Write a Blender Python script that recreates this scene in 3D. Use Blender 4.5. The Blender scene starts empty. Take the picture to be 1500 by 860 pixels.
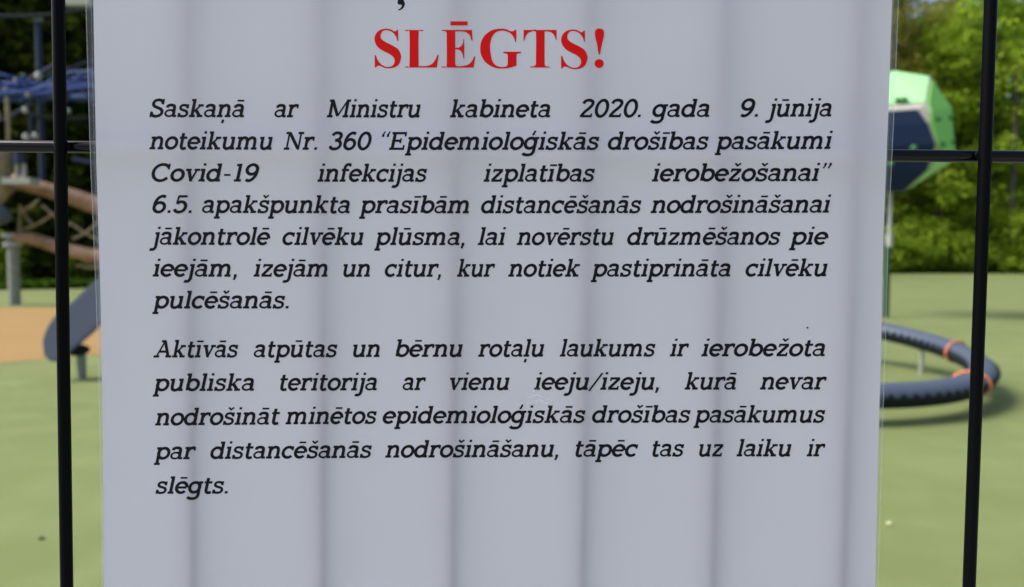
import bpy, math, random
import numpy as np
from math import sin, cos, pi, radians
from mathutils import Vector, Matrix
from mathutils.geometry import tessellate_polygon
random.seed(7); rng = np.random.default_rng(7)
S = bpy.context.scene
COL = S.collection

# ---------------------------------------------------------------- camera
CAM_H = 1.35
cam_d = bpy.data.cameras.new('camera'); cam = bpy.data.objects.new('camera', cam_d); COL.objects.link(cam)
pitch = math.atan(65/1170.0); roll = radians(0.2)
fw = Vector((0, cos(pitch), -sin(pitch))); r0 = Vector((1, 0, 0)); u0 = r0.cross(fw)
rr = cos(roll)*r0 + sin(roll)*u0; uu = -sin(roll)*r0 + cos(roll)*u0
M = Matrix((rr, uu, -fw)).transposed().to_4x4(); M.translation = (0, 0, CAM_H)
cam.matrix_world = M
cam_d.sensor_width = 36; cam_d.lens = 28.08
cam_d.clip_start = 0.02; cam_d.clip_end = 2000
cam_d.dof.use_dof = True; cam_d.dof.focus_distance = 0.30; cam_d.dof.aperture_fstop = 12.8
S.camera = cam
# ---------------------------------------------------------------- sky and sun
SUN_EL, SUN_AZ = radians(48), radians(-97)        # azimuth measured from +Y (into the picture) towards +X
w = bpy.data.worlds.new('World'); S.world = w; w.use_nodes = True
nt = w.node_tree; nt.nodes.clear()
o_ = nt.nodes.new('ShaderNodeOutputWorld'); bg = nt.nodes.new('ShaderNodeBackground')
sky = nt.nodes.new('ShaderNodeTexSky'); sky.sky_type = 'NISHITA'; sky.sun_disc = False
sky.sun_elevation = SUN_EL; sky.sun_rotation = SUN_AZ
sky.air_density = 1.0; sky.dust_density = 5.0; sky.ozone_density = 1.0
bw = nt.nodes.new('ShaderNodeRGBToBW'); mx = nt.nodes.new('ShaderNodeMix'); mx.data_type = 'RGBA'
mx.inputs[0].default_value = 0.05
nt.links.new(sky.outputs[0], bw.inputs[0]); nt.links.new(sky.outputs[0], mx.inputs[6]); nt.links.new(bw.outputs[0], mx.inputs[7])
nt.links.new(mx.outputs[2], bg.inputs[0]); bg.inputs[1].default_value = 0.14
nt.links.new(bg.outputs[0], o_.inputs[0])
sl = bpy.data.lights.new('sun', 'SUN'); sl.energy = 2.7; sl.angle = radians(24); sl.color = (1, .96, .88)
so = bpy.data.objects.new('sun', sl); COL.objects.link(so)
sd = Vector((sin(SUN_AZ)*cos(SUN_EL), cos(SUN_AZ)*cos(SUN_EL), sin(SUN_EL)))
so.rotation_euler = (-sd).to_track_quat('-Z', 'Y').to_euler()
S.view_settings.view_transform = 'Standard'; S.view_settings.look = 'None'
S.view_settings.exposure = 0.48; S.view_settings.gamma = 1.0; S.view_settings.use_curve_mapping = False

# ---------------------------------------------------------------- helpers
def mat(name, col, rough=.6, spec=.5, metal=0, noise=None, bump=None, coat=0, sheen=0):
    m = bpy.data.materials.new(name); m.use_nodes = True
    n = m.node_tree.nodes; l = m.node_tree.links; b = n['Principled BSDF']
    b.inputs['Base Color'].default_value = (*col, 1); b.inputs['Roughness'].default_value = rough
    b.inputs['Specular IOR Level'].default_value = spec; b.inputs['Metallic'].default_value = metal
    b.inputs['Coat Weight'].default_value = coat; b.inputs['Sheen Weight'].default_value = sheen
    tc = n.new('ShaderNodeTexCoord')
    if noise:
        cur = None
        for (sc, c2, lo, hi) in noise:
            t = n.new('ShaderNodeTexNoise'); t.inputs['Scale'].default_value = sc; t.inputs['Detail'].default_value = 5
            l.new(tc.outputs['Object'], t.inputs['Vector'])
            r = n.new('ShaderNodeMapRange'); r.inputs[1].default_value = lo; r.inputs[2].default_value = hi
            l.new(t.outputs[0], r.inputs[0])
            x = n.new('ShaderNodeMix'); x.data_type = 'RGBA'; l.new(r.outputs[0], x.inputs[0])
            if cur is None: x.inputs[6].default_value = (*col, 1)
            else: l.new(cur, x.inputs[6])
            x.inputs[7].default_value = (*c2, 1); cur = x.outputs[2]
        l.new(cur, b.inputs['Base Color'])
    if bump:
        t = n.new('ShaderNodeTexNoise'); t.inputs['Scale'].default_value = bump[0]; t.inputs['Detail'].default_value = 6
        l.new(tc.outputs['Object'], t.inputs['Vector'])
        bp = n.new('ShaderNodeBump'); bp.inputs['Strength'].default_value = bump[1]; bp.inputs['Distance'].default_value = bump[2]
        l.new(t.outputs[0], bp.inputs['Height']); l.new(bp.outputs[0], b.inputs['Normal'])
    return m

class MB:
    def __init__(s): s.v = []; s.f = []
    def add(s, vs, fs):
        k = len(s.v); s.v += [tuple(q) for q in vs]; s.f += [tuple(k+i for i in f) for f in fs]
    def box(s, c, h, R=None):
        vs = []
        for x in (-1, 1):
            for y in (-1, 1):
                for z in (-1, 1):
                    q = Vector((x*h[0], y*h[1], z*h[2]))
                    if R: q = R @ q
                    vs.append(Vector(c)+q)
        s.add(vs, [(0, 1, 3, 2), (4, 6, 7, 5), (0, 4, 5, 1), (2, 3, 7, 6), (0, 2, 6, 4), (1, 5, 7, 3)])
    def tube(s, pts, rad, n=10, cap=True, closed=False):
        pts = [Vector(p) for p in pts]; m = len(pts)
        rad = rad if hasattr(rad, '__len__') else [rad]*m
        up = None; vs = []
        for i, p in enumerate(pts):
            a = pts[(i+1) % m] if (closed or i < m-1) else p; b = pts[i-1] if (closed or i > 0) else p
            t = (a-b).normalized()
            if up is None: up = t.orthogonal().normalized()
            up = (up - t*up.dot(t)).normalized(); sd_ = t.cross(up)
            for j in range(n):
                an = 2*pi*j/n; vs.append(p + (up*cos(an)+sd_*sin(an))*rad[i])
        fs = []
        for i in range(m if closed else m-1):
            k = (i+1) % m
            for j in range(n):
                fs.append((i*n+j, i*n+(j+1) % n, k*n+(j+1) % n, k*n+j))
        if cap and not closed:
            fs.append(tuple(range(n-1, -1, -1))); fs.append(tuple((m-1)*n+j for j in range(n)))
        s.add(vs, fs)
    def ball(s, c, r, n=12, sq=(1, 1, 1)):
        c = Vector(c); vs = [c+Vector((0, 0, r*sq[2]))]
        k = n//2
        for i in range(1, k):
            for j in range(n):
                a = pi*i/k; b = 2*pi*j/n
                vs.append(c+Vector((r*sq[0]*sin(a)*cos(b), r*sq[1]*sin(a)*sin(b), r*sq[2]*cos(a))))
        vs.append(c-Vector((0, 0, r*sq[2]))); fs = []
        for j in range(n): fs.append((0, 1+j, 1+(j+1) % n))
        for i in range(k-2):
            for j in range(n):
                fs.append((1+i*n+j, 1+(i+1)*n+j, 1+(i+1)*n+(j+1) % n, 1+i*n+(j+1) % n))
        L = len(vs)-1; q = 1+(k-2)*n
        for j in range(n): fs.append((L, q+(j+1) % n, q+j))
        s.add(vs, fs)
    def mesh(s, name, m, smooth=True):
        me = bpy.data.meshes.new(name); me.from_pydata(s.v, [], s.f); me.materials.append(m)
        if smooth:
            me.polygons.foreach_set('use_smooth', [True]*len(me.polygons))
            try: me.set_sharp_from_angle(angle=radians(38))
            except Exception: pass
        me.update(); return me
    def build(s, name, m, parent=None, smooth=True, **kw):
        return link(name, s.mesh(name, m, smooth), parent, **kw)

def link(name, me, parent=None, **kw):
    o = bpy.data.objects.new(name, me); COL.objects.link(o)
    if parent: o.parent = parent
    for k, v in kw.items(): o[k] = v
    return o
def thing(name, label, cat, loc=(0, 0, 0), group=None, mw=None):
    o = bpy.data.objects.new(name, None); COL.objects.link(o); o.empty_display_size = .1
    if mw is not None: o.matrix_world = mw
    else: o.location = loc
    o['label'] = label; o['category'] = cat
    if group: o['group'] = group
    return o
def catmull(pts, n=6, closed=False):
    out = []; m = len(pts)
    for i in range(m if closed else m-1):
        g = lambda k: pts[k % m] if closed else pts[min(max(k, 0), m-1)]
        a, b, c, d = g(i-1), g(i), g(i+1), g(i+2)
        for j in range(n):
            t = j/n
            out.append(tuple(.5*((2*b[q])+(c[q]-a[q])*t+(2*a[q]-5*b[q]+4*c[q]-d[q])*t*t+(3*b[q]-a[q]-3*c[q]+d[q])*t**3) for q in range(len(b))))
    if not closed: out.append(tuple(pts[-1]))
    return out

# ---------------------------------------------------------------- materials
M_turf = mat('turf_green', (.182, .224, .088), .9, .25, noise=[(.35, (.138, .176, .064), .35, .68), (1.1, (.162, .200, .075), .42, .62), (2.5, (.205, .246, .104), .45, .75), (120, (.16, .20, .07), .42, .75)], bump=(400, .5, .004))
M_tan = mat('safety_tan', (.32, .215, .088), .9, .25, noise=[(.8, (.30, .19, .07), .35, .7), (90, (.29, .18, .066), .45, .8)], bump=(300, .4, .004))
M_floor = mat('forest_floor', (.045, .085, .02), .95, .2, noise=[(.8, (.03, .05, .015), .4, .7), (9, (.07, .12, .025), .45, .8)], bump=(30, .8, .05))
M_wire = mat('black_powder_coat', (.002, .0025, .0035), .28, .06, bump=(900, .15, .0004))
M_slate = mat('slate_rubber', (.07, .09, .135), .42, .5, noise=[(6, (.065, .085, .13), .4, .75)], bump=(60, .1, .004))
M_seat = mat('seat_rubber', (.038, .052, .082), .85, .12, noise=[(6, (.04, .05, .07), .4, .75)], bump=(40, .1, .004))
M_wireh = mat('black_coat_glossy', (.002, .0025, .004), .13, .24)
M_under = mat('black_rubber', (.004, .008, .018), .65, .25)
M_orange = mat('orange_band', (.80, .25, .12), .45)
M_steel = mat('galvanised_steel', (.42, .45, .43), .38, .5, metal=.6)
M_grey = mat('grey_post', (.24, .27, .25), .6, noise=[(14, (.18, .20, .19), .4, .7)])
M_white = mat('white_joint', (.36, .39, .37), .5)
M_blue = mat('blue_rope', (.010, .052, .30), .7, noise=[(12, (.03, .07, .20), .45, .7)], bump=(60, .6, .01))
M_blue2 = mat('light_blue_rope', (.06, .14, .36), .7)
M_bluepole = mat('blue_pole', (.02, .034, .085), .6, .3)
M_dgrey = mat('dark_grey_tube', (.02, .026, .034), .85, .1)
M_log = mat('robinia_log', (.31, .20, .13), .7, noise=[(2.5, (.17, .10, .06), .42, .66), (14, (.36, .24, .155), .5, .8)], bump=(9, .6, .03))
M_beige = mat('weathered_wood', (.30, .265, .17), .8, noise=[(7, (.20, .17, .10), .4, .7)], bump=(20, .5, .01))
M_lg = mat('pale_green_panel', (.34, .72, .33), .45, noise=[(3, (.31, .67, .30), .4, .7)])
M_mg = mat('mid_green_panel', (.22, .62, .09), .55, noise=[(3, (.22, .62, .09), .4, .7)])
M_navy = mat('navy_panel', (.006, .018, .06), .6, .2)
M_conn = mat('grey_frame', (.36, .36, .33), .6)
M_hold = mat('dark_green_hold', (.03, .16, .04), .5)
M_dirt = mat('dark_speck', (.04, .05, .02), .8)
M_leafbit = mat('dry_leaf', (.62, .66, .42), .6)
M_bark = mat('grey_bark', (.075, .07, .055), .9, noise=[(3, (.045, .04, .03), .4, .7)], bump=(12, 1, .04))

def leafmat(name, c1, c2, c3):
    m = bpy.data.materials.new(name); m.use_nodes = True; n = m.node_tree.nodes; l = m.node_tree.links; n.clear()
    o = n.new('ShaderNodeOutputMaterial'); d = n.new('ShaderNodeBsdfDiffuse'); t = n.new('ShaderNodeBsdfTranslucent'); x = n.new('ShaderNodeMixShader')
    geo = n.new('ShaderNodeNewGeometry'); oi = n.new('ShaderNodeObjectInfo'); tc = n.new('ShaderNodeTexCoord')
    nz = n.new('ShaderNodeTexNoise'); nz.inputs['Scale'].default_value = .45; nz.inputs['Detail'].default_value = 3
    l.new(tc.outputs['Object'], nz.inputs['Vector'])
    mr = n.new('ShaderNodeMapRange'); mr.inputs[1].default_value = .38; mr.inputs[2].default_value = .64; l.new(nz.outputs[0], mr.inputs[0])
    a = n.new('ShaderNodeMix'); a.data_type = 'RGBA'; a.inputs[6].default_value = (*c1, 1); a.inputs[7].default_value = (*c2, 1); l.new(mr.outputs[0], a.inputs[0])
    b = n.new('ShaderNodeMix'); b.data_type = 'RGBA'; b.inputs[7].default_value = (*c3, 1); l.new(a.outputs[2], b.inputs[6])
    rp = n.new('ShaderNodeMath'); rp.operation = 'MULTIPLY'; rp.inputs[1].default_value = .6; l.new(geo.outputs['Random Per Island'], rp.inputs[0]); l.new(rp.outputs[0], b.inputs[0])
    l.new(b.outputs[2], d.inputs[0]); l.new(b.outputs[2], t.inputs[0])
    x.inputs[0].default_value = .45; l.new(d.outputs[0], x.inputs[1]); l.new(t.outputs[0], x.inputs[2]); l.new(x.outputs[0], o.inputs[0])
    return m
M_leaf = leafmat('broadleaf', (.22, .34, .03), (.36, .50, .05), (.14, .22, .02))
M_leaf2 = leafmat('yellow_broadleaf', (.30, .44, .04), (.42, .56, .07), (.22, .33, .03))
M_olive = leafmat('olive_twigs', (.20, .21, .05), (.33, .36, .06), (.15, .13, .045))
M_dark = leafmat('dark_needles', (.035, .05, .010), (.075, .105, .014), (.02, .028, .008))

# ---------------------------------------------------------------- ground
def sheet(name, poly, z, m, **kw):
    t = tessellate_polygon([[Vector((x, y, 0)) for x, y in poly]])
    me = bpy.data.meshes.new(name); me.from_pydata([(x, y, z) for x, y in poly], [], [tuple(q) for q in t]); me.materials.append(m)
    import bmesh as _b
    bm = _b.new(); bm.from_mesh(me); _b.ops.recalc_face_normals(bm, faces=bm.faces)
    for f in bm.faces:
        if f.normal.z < 0: f.normal_flip()
    bm.to_mesh(me); bm.free()
    return link(name, me, kind='structure', **kw)
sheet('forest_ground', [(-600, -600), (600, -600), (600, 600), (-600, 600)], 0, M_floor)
edge = catmull([(-60, 12), (-28, 20), (-16.2, 25.2), (-13.9, 26.7), (-4, 33), (10, 42), (22.2, 46.5), (30.4, 47.4), (60, 48)], 6)
sheet('turf', edge+[(60, -40), (-60, -40)], .004, M_turf)
tan = []
for i in range(64):
    a = 2*pi*i/64; tan.append((-9.2+5.05*cos(a)+.08*sin(3*a), 13.05+4.95*sin(a)+.06*cos(4*a)))
sheet('tan_safety_surface', tan, .008, M_tan)

# ---------------------------------------------------------------- wire fence (leans a little, as mounted)
FM = Matrix(((0.999972, 0.001882, 0.007279, -0.171276), (-0.00196, 0.999941, 0.01069, 0.30521), (-0.007258, -0.010704, 0.999916, 1.388737), (0, 0, 0, 1)))
fence = thing('wire_mesh_fence', 'black welded wire mesh fence panel behind the white notice', 'fence', mw=FM)
WR = .0023
wires = {}
mb = MB(); mb.tube([(0, 0, -1.33), (0, 0, .62)], WR, 20); wv = mb.mesh('vertical_wire', M_wire)
for i in range(-21, 29):
    o = link('vertical_wire', wv, fence); o.location = (i*.05, 0, 0)
mb = MB(); mb.tube([(-1.075, 0, 0), (1.425, 0, 0)], WR*1.02, 20); wh = mb.mesh('horizontal_wire', M_wireh)
for k in range(-6, 4):
    o = link('horizontal_wire', wh, fence); o.location = (0, .0045, k*.2)

mb = MB(); mb.ball((0, 0, 0), .0014, 8, (2.0, .8, 1.5)); wb = mb.mesh('weld_bead', M_wire)
for i in range(-21, 29):
    o = link('weld_bead', wb, fence); o.location = (i*.05+.0002*(i % 3-1), .0021, .0004*(i % 2))
# ---------------------------------------------------------------- the notice
def bow(z):
    t = min(max((z+.15)/.2, 0), 1.2)
    return .00025+.0014*t*t*((3-2*t) if t < 1 else 1)
def ysurf(z): return -(.0023+bow(z))

WORDS = [
    ('Saskaņā',35.53,71.17,10.24,10.51), ('ar',82.29,91.54,10.61,10.69), ('Ministru',101.77,136.92,10.78,11.13), ('kabineta',147.74,185.21,11.24,11.67), 
    ('2020.',196.21,219.04,11.8,12.09), ('gada',222.4,244.51,12.13,12.43), ('9.',255.98,262.7,12.59,12.69), ('jūnija',265.14,289.98,12.72,13.09), 
    ('noteikumu',35.38,81.69,-1.73,-1.39), ('Nr.',85.63,98.25,-1.36,-1.25), ('360',102.54,118.61,-1.22,-1.07), 
    ('“Epidemioloģiskās',122.39,203.69,-1.03,-0.14), ('drošības',206.85,244.54,-0.1,0.4), ('pasākumi',246.81,290.72,0.43,1.08), 
    ('Covid-19',36.09,76.54,-13.66,-13.31), ('infekcijas',98.23,139.43,-13.11,-12.7), ('izplatības',160.49,202.22,-12.47,-11.99), 
    ('ierobežošanai”',223.49,290.79,-11.73,-10.83), ('6.5.',36.23,51.07,-25.39,-25.27), ('apakšpunkta',54.9,110.46,-25.24,-24.75), 
    ('prasībām',113.84,155.18,-24.71,-24.3), ('distancēšanās',159.67,219.86,-24.25,-23.55), ('nodrošināšanai',223.29,290.87,-23.51,-22.62), 
    ('jākontrolē',34.7,80.52,-37.38,-36.97), ('cilvēku',85.02,115.7,-36.93,-36.63), ('plūsma,',119.55,153.61,-36.59,-36.24), 
    ('lai',158.54,169.2,-36.18,-36.07), ('novērstu',173.21,209.8,-36.02,-35.6), ('drūzmēšanos',214.73,272.31,-35.54,-34.83), 
    ('pie',275.56,290.33,-34.79,-34.59), ('ieejām,',35.9,67.82,-49.36,-49.05), ('izejām',74.01,102.07,-48.99,-48.7), ('un',107.98,118.05,-48.64,-48.53), 
    ('citur,',123.59,144.86,-48.47,-48.24), ('kur',150.79,165.26,-48.17,-48.01), ('notiek',170.07,197.25,-47.95,-47.64), 
    ('pastiprināta',201.26,253.84,-47.59,-46.95), ('cilvēku',259.52,290.41,-46.88,-46.48), ('pulcēšanās.',35.6,87.38,-61.43,-60.86), 
    ('Aktīvās',35.78,68.14,-80.1,-79.66), ('atpūtas',73.92,105.77,-79.58,-79.15), ('un',111.68,121.78,-79.07,-78.93), 
    ('bērnu',127.69,153.3,-78.85,-78.51), ('rotaļu',159.02,184.18,-78.44,-78.11), ('laukums',189.95,226.25,-78.03,-77.56), 
    ('ir',231.65,238.97,-77.49,-77.4), ('ierobežota',243.58,290.41,-77.34,-76.75), ('publiska',35.34,74.02,-92.96,-92.37), 
    ('teritorija',83.94,120.72,-92.22,-91.68), ('ar',130.48,139.38,-91.55,-91.42), ('vienu',148.41,171.14,-91.3,-90.99), 
    ('ieeju/izeju,',180.35,227.88,-90.86,-90.25), ('kurā',237.52,257.25,-90.13,-89.89), ('nevar',266.13,291.49,-89.78,-89.48), 
    ('nodrošināt',36.06,83.88,-106.16,-105.19), ('minētos',85.81,120.74,-105.15,-104.51), ('epidemioloģiskās',122.9,200.16,-104.47,-103.26), 
    ('drošības',202.6,240.12,-103.23,-102.74), ('pasākumus',241.23,291.27,-102.73,-102.18), ('par',35.46,51.75,-119.29,-118.95), 
    ('distancēšanās',57.08,118.89,-118.84,-117.66), ('nodrošināšanu,',123.87,189.99,-117.57,-116.5), ('tāpēc',196.56,220.46,-116.4,-116.06), 
    ('tas',225.91,237.96,-115.99,-115.83), ('uz',243.71,252.95,-115.76,-115.64), ('laiku',257.9,278.87,-115.58,-115.34), 
    ('ir',284.62,291.8,-115.27,-115.19), ('slēgts.',35.93,63.75,-132.54,-132.12),  ]
HEAD = {
    'S': [(128.38,43.29),(128.45,39.21),(128.07,39.21),(127.57,40.81),(126.18,42.4),(124.17,43.12),(122.55,42.61),(121.87,41.12),(122.3,39.77),(123.94,38.67),(126.45,37.46),(128.46,36.12),(129.42,34.15),(129.43,32.66),(128.73,30.67),(127.23,29.54),(125.22,29.1),(123.47,29.26),(121.71,29.98),(120.7,29.9),(120.25,29.35),(119.75,29.34),(119.64,33.92),(120.14,33.93),(120.7,32.33),(121.95,30.73),(123.72,29.75),(125.22,29.7),(126.48,30.28),(127.1,31.65),(126.72,33.13),(125.21,34.35),(123.2,35.32),(121.19,36.54),(120.05,38.01),(119.62,39.49),(119.79,40.98),(120.67,42.47),(122.17,43.35),(124.05,43.69),(125.68,43.38),(126.93,42.73),(127.56,42.84),(127.93,43.28)],
    'L': [(130.81,43.26),(137.75,43.33),(137.75,42.99),(136.58,42.83),(136.0,42.25),(136.06,30.75),(136.39,30.13),(137.52,30.07),(139.53,30.24),(141.16,31.05),(142.28,32.55),(143.02,34.29),(143.52,34.29),(142.85,29.58),(131.0,29.46),(131.0,29.83),(132.13,29.96),(132.63,30.59),(132.57,42.22),(132.07,42.78),(130.81,42.92)],
    'E': [(144.56,43.4),(155.78,43.52),(156.06,39.62),(155.61,39.61),(155.05,41.34),(153.78,42.56),(152.28,42.91),(149.57,42.89),(149.62,36.95),(150.82,36.97),(151.82,37.6),(152.44,38.71),(152.6,40.2),(152.93,40.2),(152.98,33.03),(152.66,33.03),(152.34,34.63),(151.58,35.86),(150.58,36.3),(149.62,36.29),(149.66,31.14),(149.99,30.35),(151.12,30.21),(152.88,30.38),(154.63,30.94),(155.88,32.19),(156.62,33.81),(157.12,33.81),(156.52,29.72),(144.65,29.6),(144.65,29.92),(145.85,30.11),(146.48,30.73),(146.4,42.24),(145.89,42.92),(144.56,43.08)],
    'bar': [(147.74,46.57),(154.13,46.64),(154.14,45.16),(147.75,45.09)],
    'G': [(172.27,43.69),(172.27,39.24),(171.89,39.24),(171.38,40.76),(169.98,42.48),(167.97,43.25),(166.46,43.31),(164.72,42.79),(163.35,41.17),(162.7,38.94),(162.57,36.72),(162.92,34.24),(163.44,32.27),(164.58,30.79),(166.35,30.12),(167.85,30.13),(168.85,30.47),(169.14,31.34),(169.11,34.43),(168.68,34.92),(167.42,35.16),(167.42,35.65),(174.06,35.72),(174.07,35.3),(172.82,34.97),(172.45,34.47),(172.49,30.63),(170.87,29.99),(168.86,29.6),(166.85,29.45),(164.59,29.68),(162.33,30.65),(160.43,32.24),(159.23,34.45),(158.88,36.68),(159.19,39.15),(160.47,41.52),(162.71,43.27),(164.7,43.91),(166.71,44.12),(168.46,43.89),(170.22,43.22),(171.22,43.28),(171.72,43.73)],
    'T': [(174.92,43.71),(187.17,43.84),(187.22,40.06),(186.92,40.06),(186.4,41.66),(185.25,42.88),(183.75,43.24),(182.74,43.23),(182.9,31.11),(183.41,30.49),(184.87,30.33),(184.87,30.01),(177.52,29.94),(177.51,30.26),(179.02,30.45),(179.64,31.07),(179.49,43.19),(178.24,43.18),(176.74,42.67),(175.75,41.42),(175.32,39.94),(174.97,39.93)],
    'bang': [(203.0,44.54),(204.14,44.26),(204.78,43.28),(204.68,41.35),(204.1,38.87),(203.41,35.03),(202.85,35.03),(202.22,38.85),(201.55,41.32),(201.4,43.24),(201.96,44.24)],
    'dot': [(204.86,31.7),(204.74,31.08),(204.38,30.54),(203.84,30.18),(203.19,30.05),(202.53,30.17),(201.97,30.52),(201.59,31.04),(201.45,31.67),(201.57,32.3),(201.93,32.83),(202.48,33.19),(203.13,33.32),(203.79,33.2),(204.35,32.85),(204.72,32.33)],
    'comma': [(128.11,53.55),(128.28,52.66),(129.11,52.47),(129.6,52.43),(129.64,51.86),(129.11,51.13),(128.28,50.64),(128.37,50.44),(128.95,50.42),(129.93,50.98),(130.59,51.87),(130.79,53.01),(130.42,53.97),(129.92,54.45),(128.69,54.52),(128.24,54.03)],
}

notice = thing('paper_notice', 'large white laminated notice with black italic text and red heading', 'notice', mw=FM)
# paper: translucent white sheet
mp = bpy.data.materials.new('white_paper'); mp.use_nodes = True
n = mp.node_tree.nodes; l = mp.node_tree.links; n.clear()
o = n.new('ShaderNodeOutputMaterial'); b = n.new('ShaderNodeBsdfPrincipled'); t = n.new('ShaderNodeBsdfTranslucent'); x = n.new('ShaderNodeMixShader')
tc = n.new('ShaderNodeTexCoord'); nz = n.new('ShaderNodeTexNoise'); nz.inputs['Scale'].default_value = 22; nz.inputs['Detail'].default_value = 3
l.new(tc.outputs['Object'], nz.inputs['Vector'])
c = n.new('ShaderNodeMix'); c.data_type = 'RGBA'; l.new(nz.outputs[0], c.inputs[0]); c.inputs[6].default_value = (.69, .725, .83, 1); c.inputs[7].default_value = (.73, .745, .84, 1)
l.new(c.outputs[2], b.inputs['Base Color']); b.inputs['Roughness'].default_value = .55; b.inputs['Specular IOR Level'].default_value = .3
t.inputs[0].default_value = (.82, .77, .95, 1)
n2 = n.new('ShaderNodeTexNoise'); n2.inputs['Scale'].default_value = 26; b.inputs['Coat Weight'].default_value = .35; b.inputs['Coat Roughness'].default_value = .22; l.new(tc.outputs['Object'], n2.inputs['Vector'])
bp = n.new('ShaderNodeBump'); bp.inputs['Strength'].default_value = .35; bp.inputs['Distance'].default_value = .0012; l.new(n2.outputs[0], bp.inputs['Height']); l.new(bp.outputs[0], b.inputs['Normal'])
x.inputs[0].default_value = PAPER_T = .56
l.new(b.outputs[0], x.inputs[1]); l.new(t.outputs[0], x.inputs[2]); l.new(x.outputs[0], o.inputs[0])
M_black = mat('black_ink', (.006, .006, .010), .6, .12)
M_red = mat('red_ink', (.56, .006, .006), .6, .1)

LEFTE = [(.200, 15.1), (0.05306, 15.20), (-0.00729, 15.42), (-0.05595, 16.10), (-0.10023, 16.12), (-0.16915, 15.69), (-.222, 15.3)]
RIGHTE = [(.200, 311.0), (0.05604, 311.21), (0.01300, 311.17), (-0.03066, 310.94), (-0.07500, 311.65), (-0.10742, 311.88), (-0.16570, 312.47), (-.222, 313.0)]
def edge_x(tab, z):
    for (z0, x0), (z1, x1) in zip(tab, tab[1:]):
        if z0 >= z >= z1: return (x0+(x1-x0)*(z0-z)/(z0-z1))/1000
    return (tab[0] if z > tab[0][0] else tab[-1])[1]/1000
NX, NZ = 24, 84
vs = []; fs = []
for j in range(NZ+1):
    z = .200-.422*j/NZ; a, e = edge_x(LEFTE, z), edge_x(RIGHTE, z)
    for i in range(NX+1): vs.append((a+(e-a)*i/NX, ysurf(z), z))
for j in range(NZ):
    for i in range(NX):
        k = j*(NX+1)+i; fs.append((k, k+NX+1, k+NX+2, k+1))
m_ = MB(); m_.add(vs, fs); paper = m_.build('paper', mp, notice)
# clear plastic margin of the laminate, with its sealed edge lines
mf = bpy.data.materials.new('clear_film'); mf.use_nodes = True; n = mf.node_tree.nodes; l = mf.node_tree.links; n.clear()
o = n.new('ShaderNodeOutputMaterial'); tr = n.new('ShaderNodeBsdfTransparent'); b = n.new('ShaderNodeBsdfPrincipled'); x = n.new('ShaderNodeMixShader')
tr.inputs[0].default_value = (.93, .95, .97, 1); b.inputs['Base Color'].default_value = (.5, .55, .6, 1); b.inputs['Roughness'].default_value = .25
x.inputs[0].default_value = .10; l.new(tr.outputs[0], x.inputs[1]); l.new(b.outputs[0], x.inputs[2]); l.new(x.outputs[0], o.inputs[0])
ms = mat('sealed_edge', (.62, .66, .68), .3, .6)
ms.node_tree.nodes['Principled BSDF'].inputs['Alpha'].default_value = .32
for side, tab in ((-1, LEFTE), (1, RIGHTE)):
    def margin(z):  # width narrows downwards on the left
        return (.0026-.0021*min(max((.05-z)/.2, 0), 1)) if side < 0 else .0022-.0012*min(max((.05-z)/.2, 0), 1)
    vs = []; fs = []
    for j in range(61):
        z = .200-.422*j/60; e = edge_x(tab, z)
        vs += [(e+side*.00005, ysurf(z)+.0001, z), (e+side*margin(z), ysurf(z)+.0002, z)]
    for j in range(60): fs.append((2*j, 2*j+2, 2*j+3, 2*j+1))
    m_ = MB(); m_.add(vs, fs); m_.build('film_margin', mf, notice)
    for q, wd in ((1.0, .00035), (.25 if side < 0 else .1, .00016)):
        vs = []; fs = []
        for j in range(61):
            z = .200-.422*j/60; e = edge_x(tab, z)+side*margin(z)*q
            vs += [(e-wd/2, ysurf(z)-.0002, z), (e+wd/2, ysurf(z)-.0002, z)]
        for j in range(60): fs.append((2*j, 2*j+2, 2*j+3, 2*j+1))
        m_ = MB(); m_.add(vs, fs); m_.build('sealed_edge', ms, notice)

# stroke lettering: oblique slab serif, units: x-height 19
ST = 4.25; HS = 3.4; XH = 18.6; AS = 26.2; DS = -8.2
def arc(cx, cy, rx, ry, a0, a1, n=14):
    return [(cx+rx*cos(radians(a0+(a1-a0)*i/n)), cy+ry*sin(radians(a0+(a1-a0)*i/n))) for i in range(n+1)]
def stem(x, y0, y1, w=ST): return ('l', [(x, y0), (x, y1)], w)
def foot(x, y=0, a=4.0, b=4.0): return ('l', [(x-a, y+HS/2), (x+b, y+HS/2)], HS)
def tops(x, y=XH, a=3.9, b=0.): return ('l', [(x-a, y-HS/2), (x+b, y-HS/2)], HS)
def L(*p, w=ST): return ('l', list(p), w)
def C(*p, w=ST, n=6): return ('l', catmull(list(p), n), w)
def E(cx, cy, rx, ry, w=ST): return ('c', arc(cx, cy, rx, ry, 0, 360, 30)[:-1], w)
h = HS/2; s2 = ST/2
def dot(x, y=AS-1.6): return ('l', [(x-1.75, y), (x+1.75, y)], 3.4)
GL = {}
def G(ch, adv, *st): GL[ch] = (adv, st)
bowl_y = XH/2; bry = XH/2-s2+.15
G('n', 20.6, stem(4.6, 0, XH), tops(4.6), foot(4.6), C((4.9, 12.5), (7.5, 15.8), (11, 17.2), (14.4, 15.6), (15.6, 11.5)), stem(15.6, 0, 11.8), foot(15.6))
G('m', 31.4, stem(4.6, 0, XH), tops(4.6), foot(4.6), C((4.9, 12.8), (7.2, 16), (10.2, 17.2), (13.4, 15.8), (14.9, 11.5)), stem(14.9, 0, 11.8), foot(14.9, 0, 3.2, 3.2),
  C((15.2, 12.8), (17.6, 16), (20.8, 17.2), (24.0, 15.8), (25.4, 11.5)), stem(25.4, 0, 11.8), foot(25.4))
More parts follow.
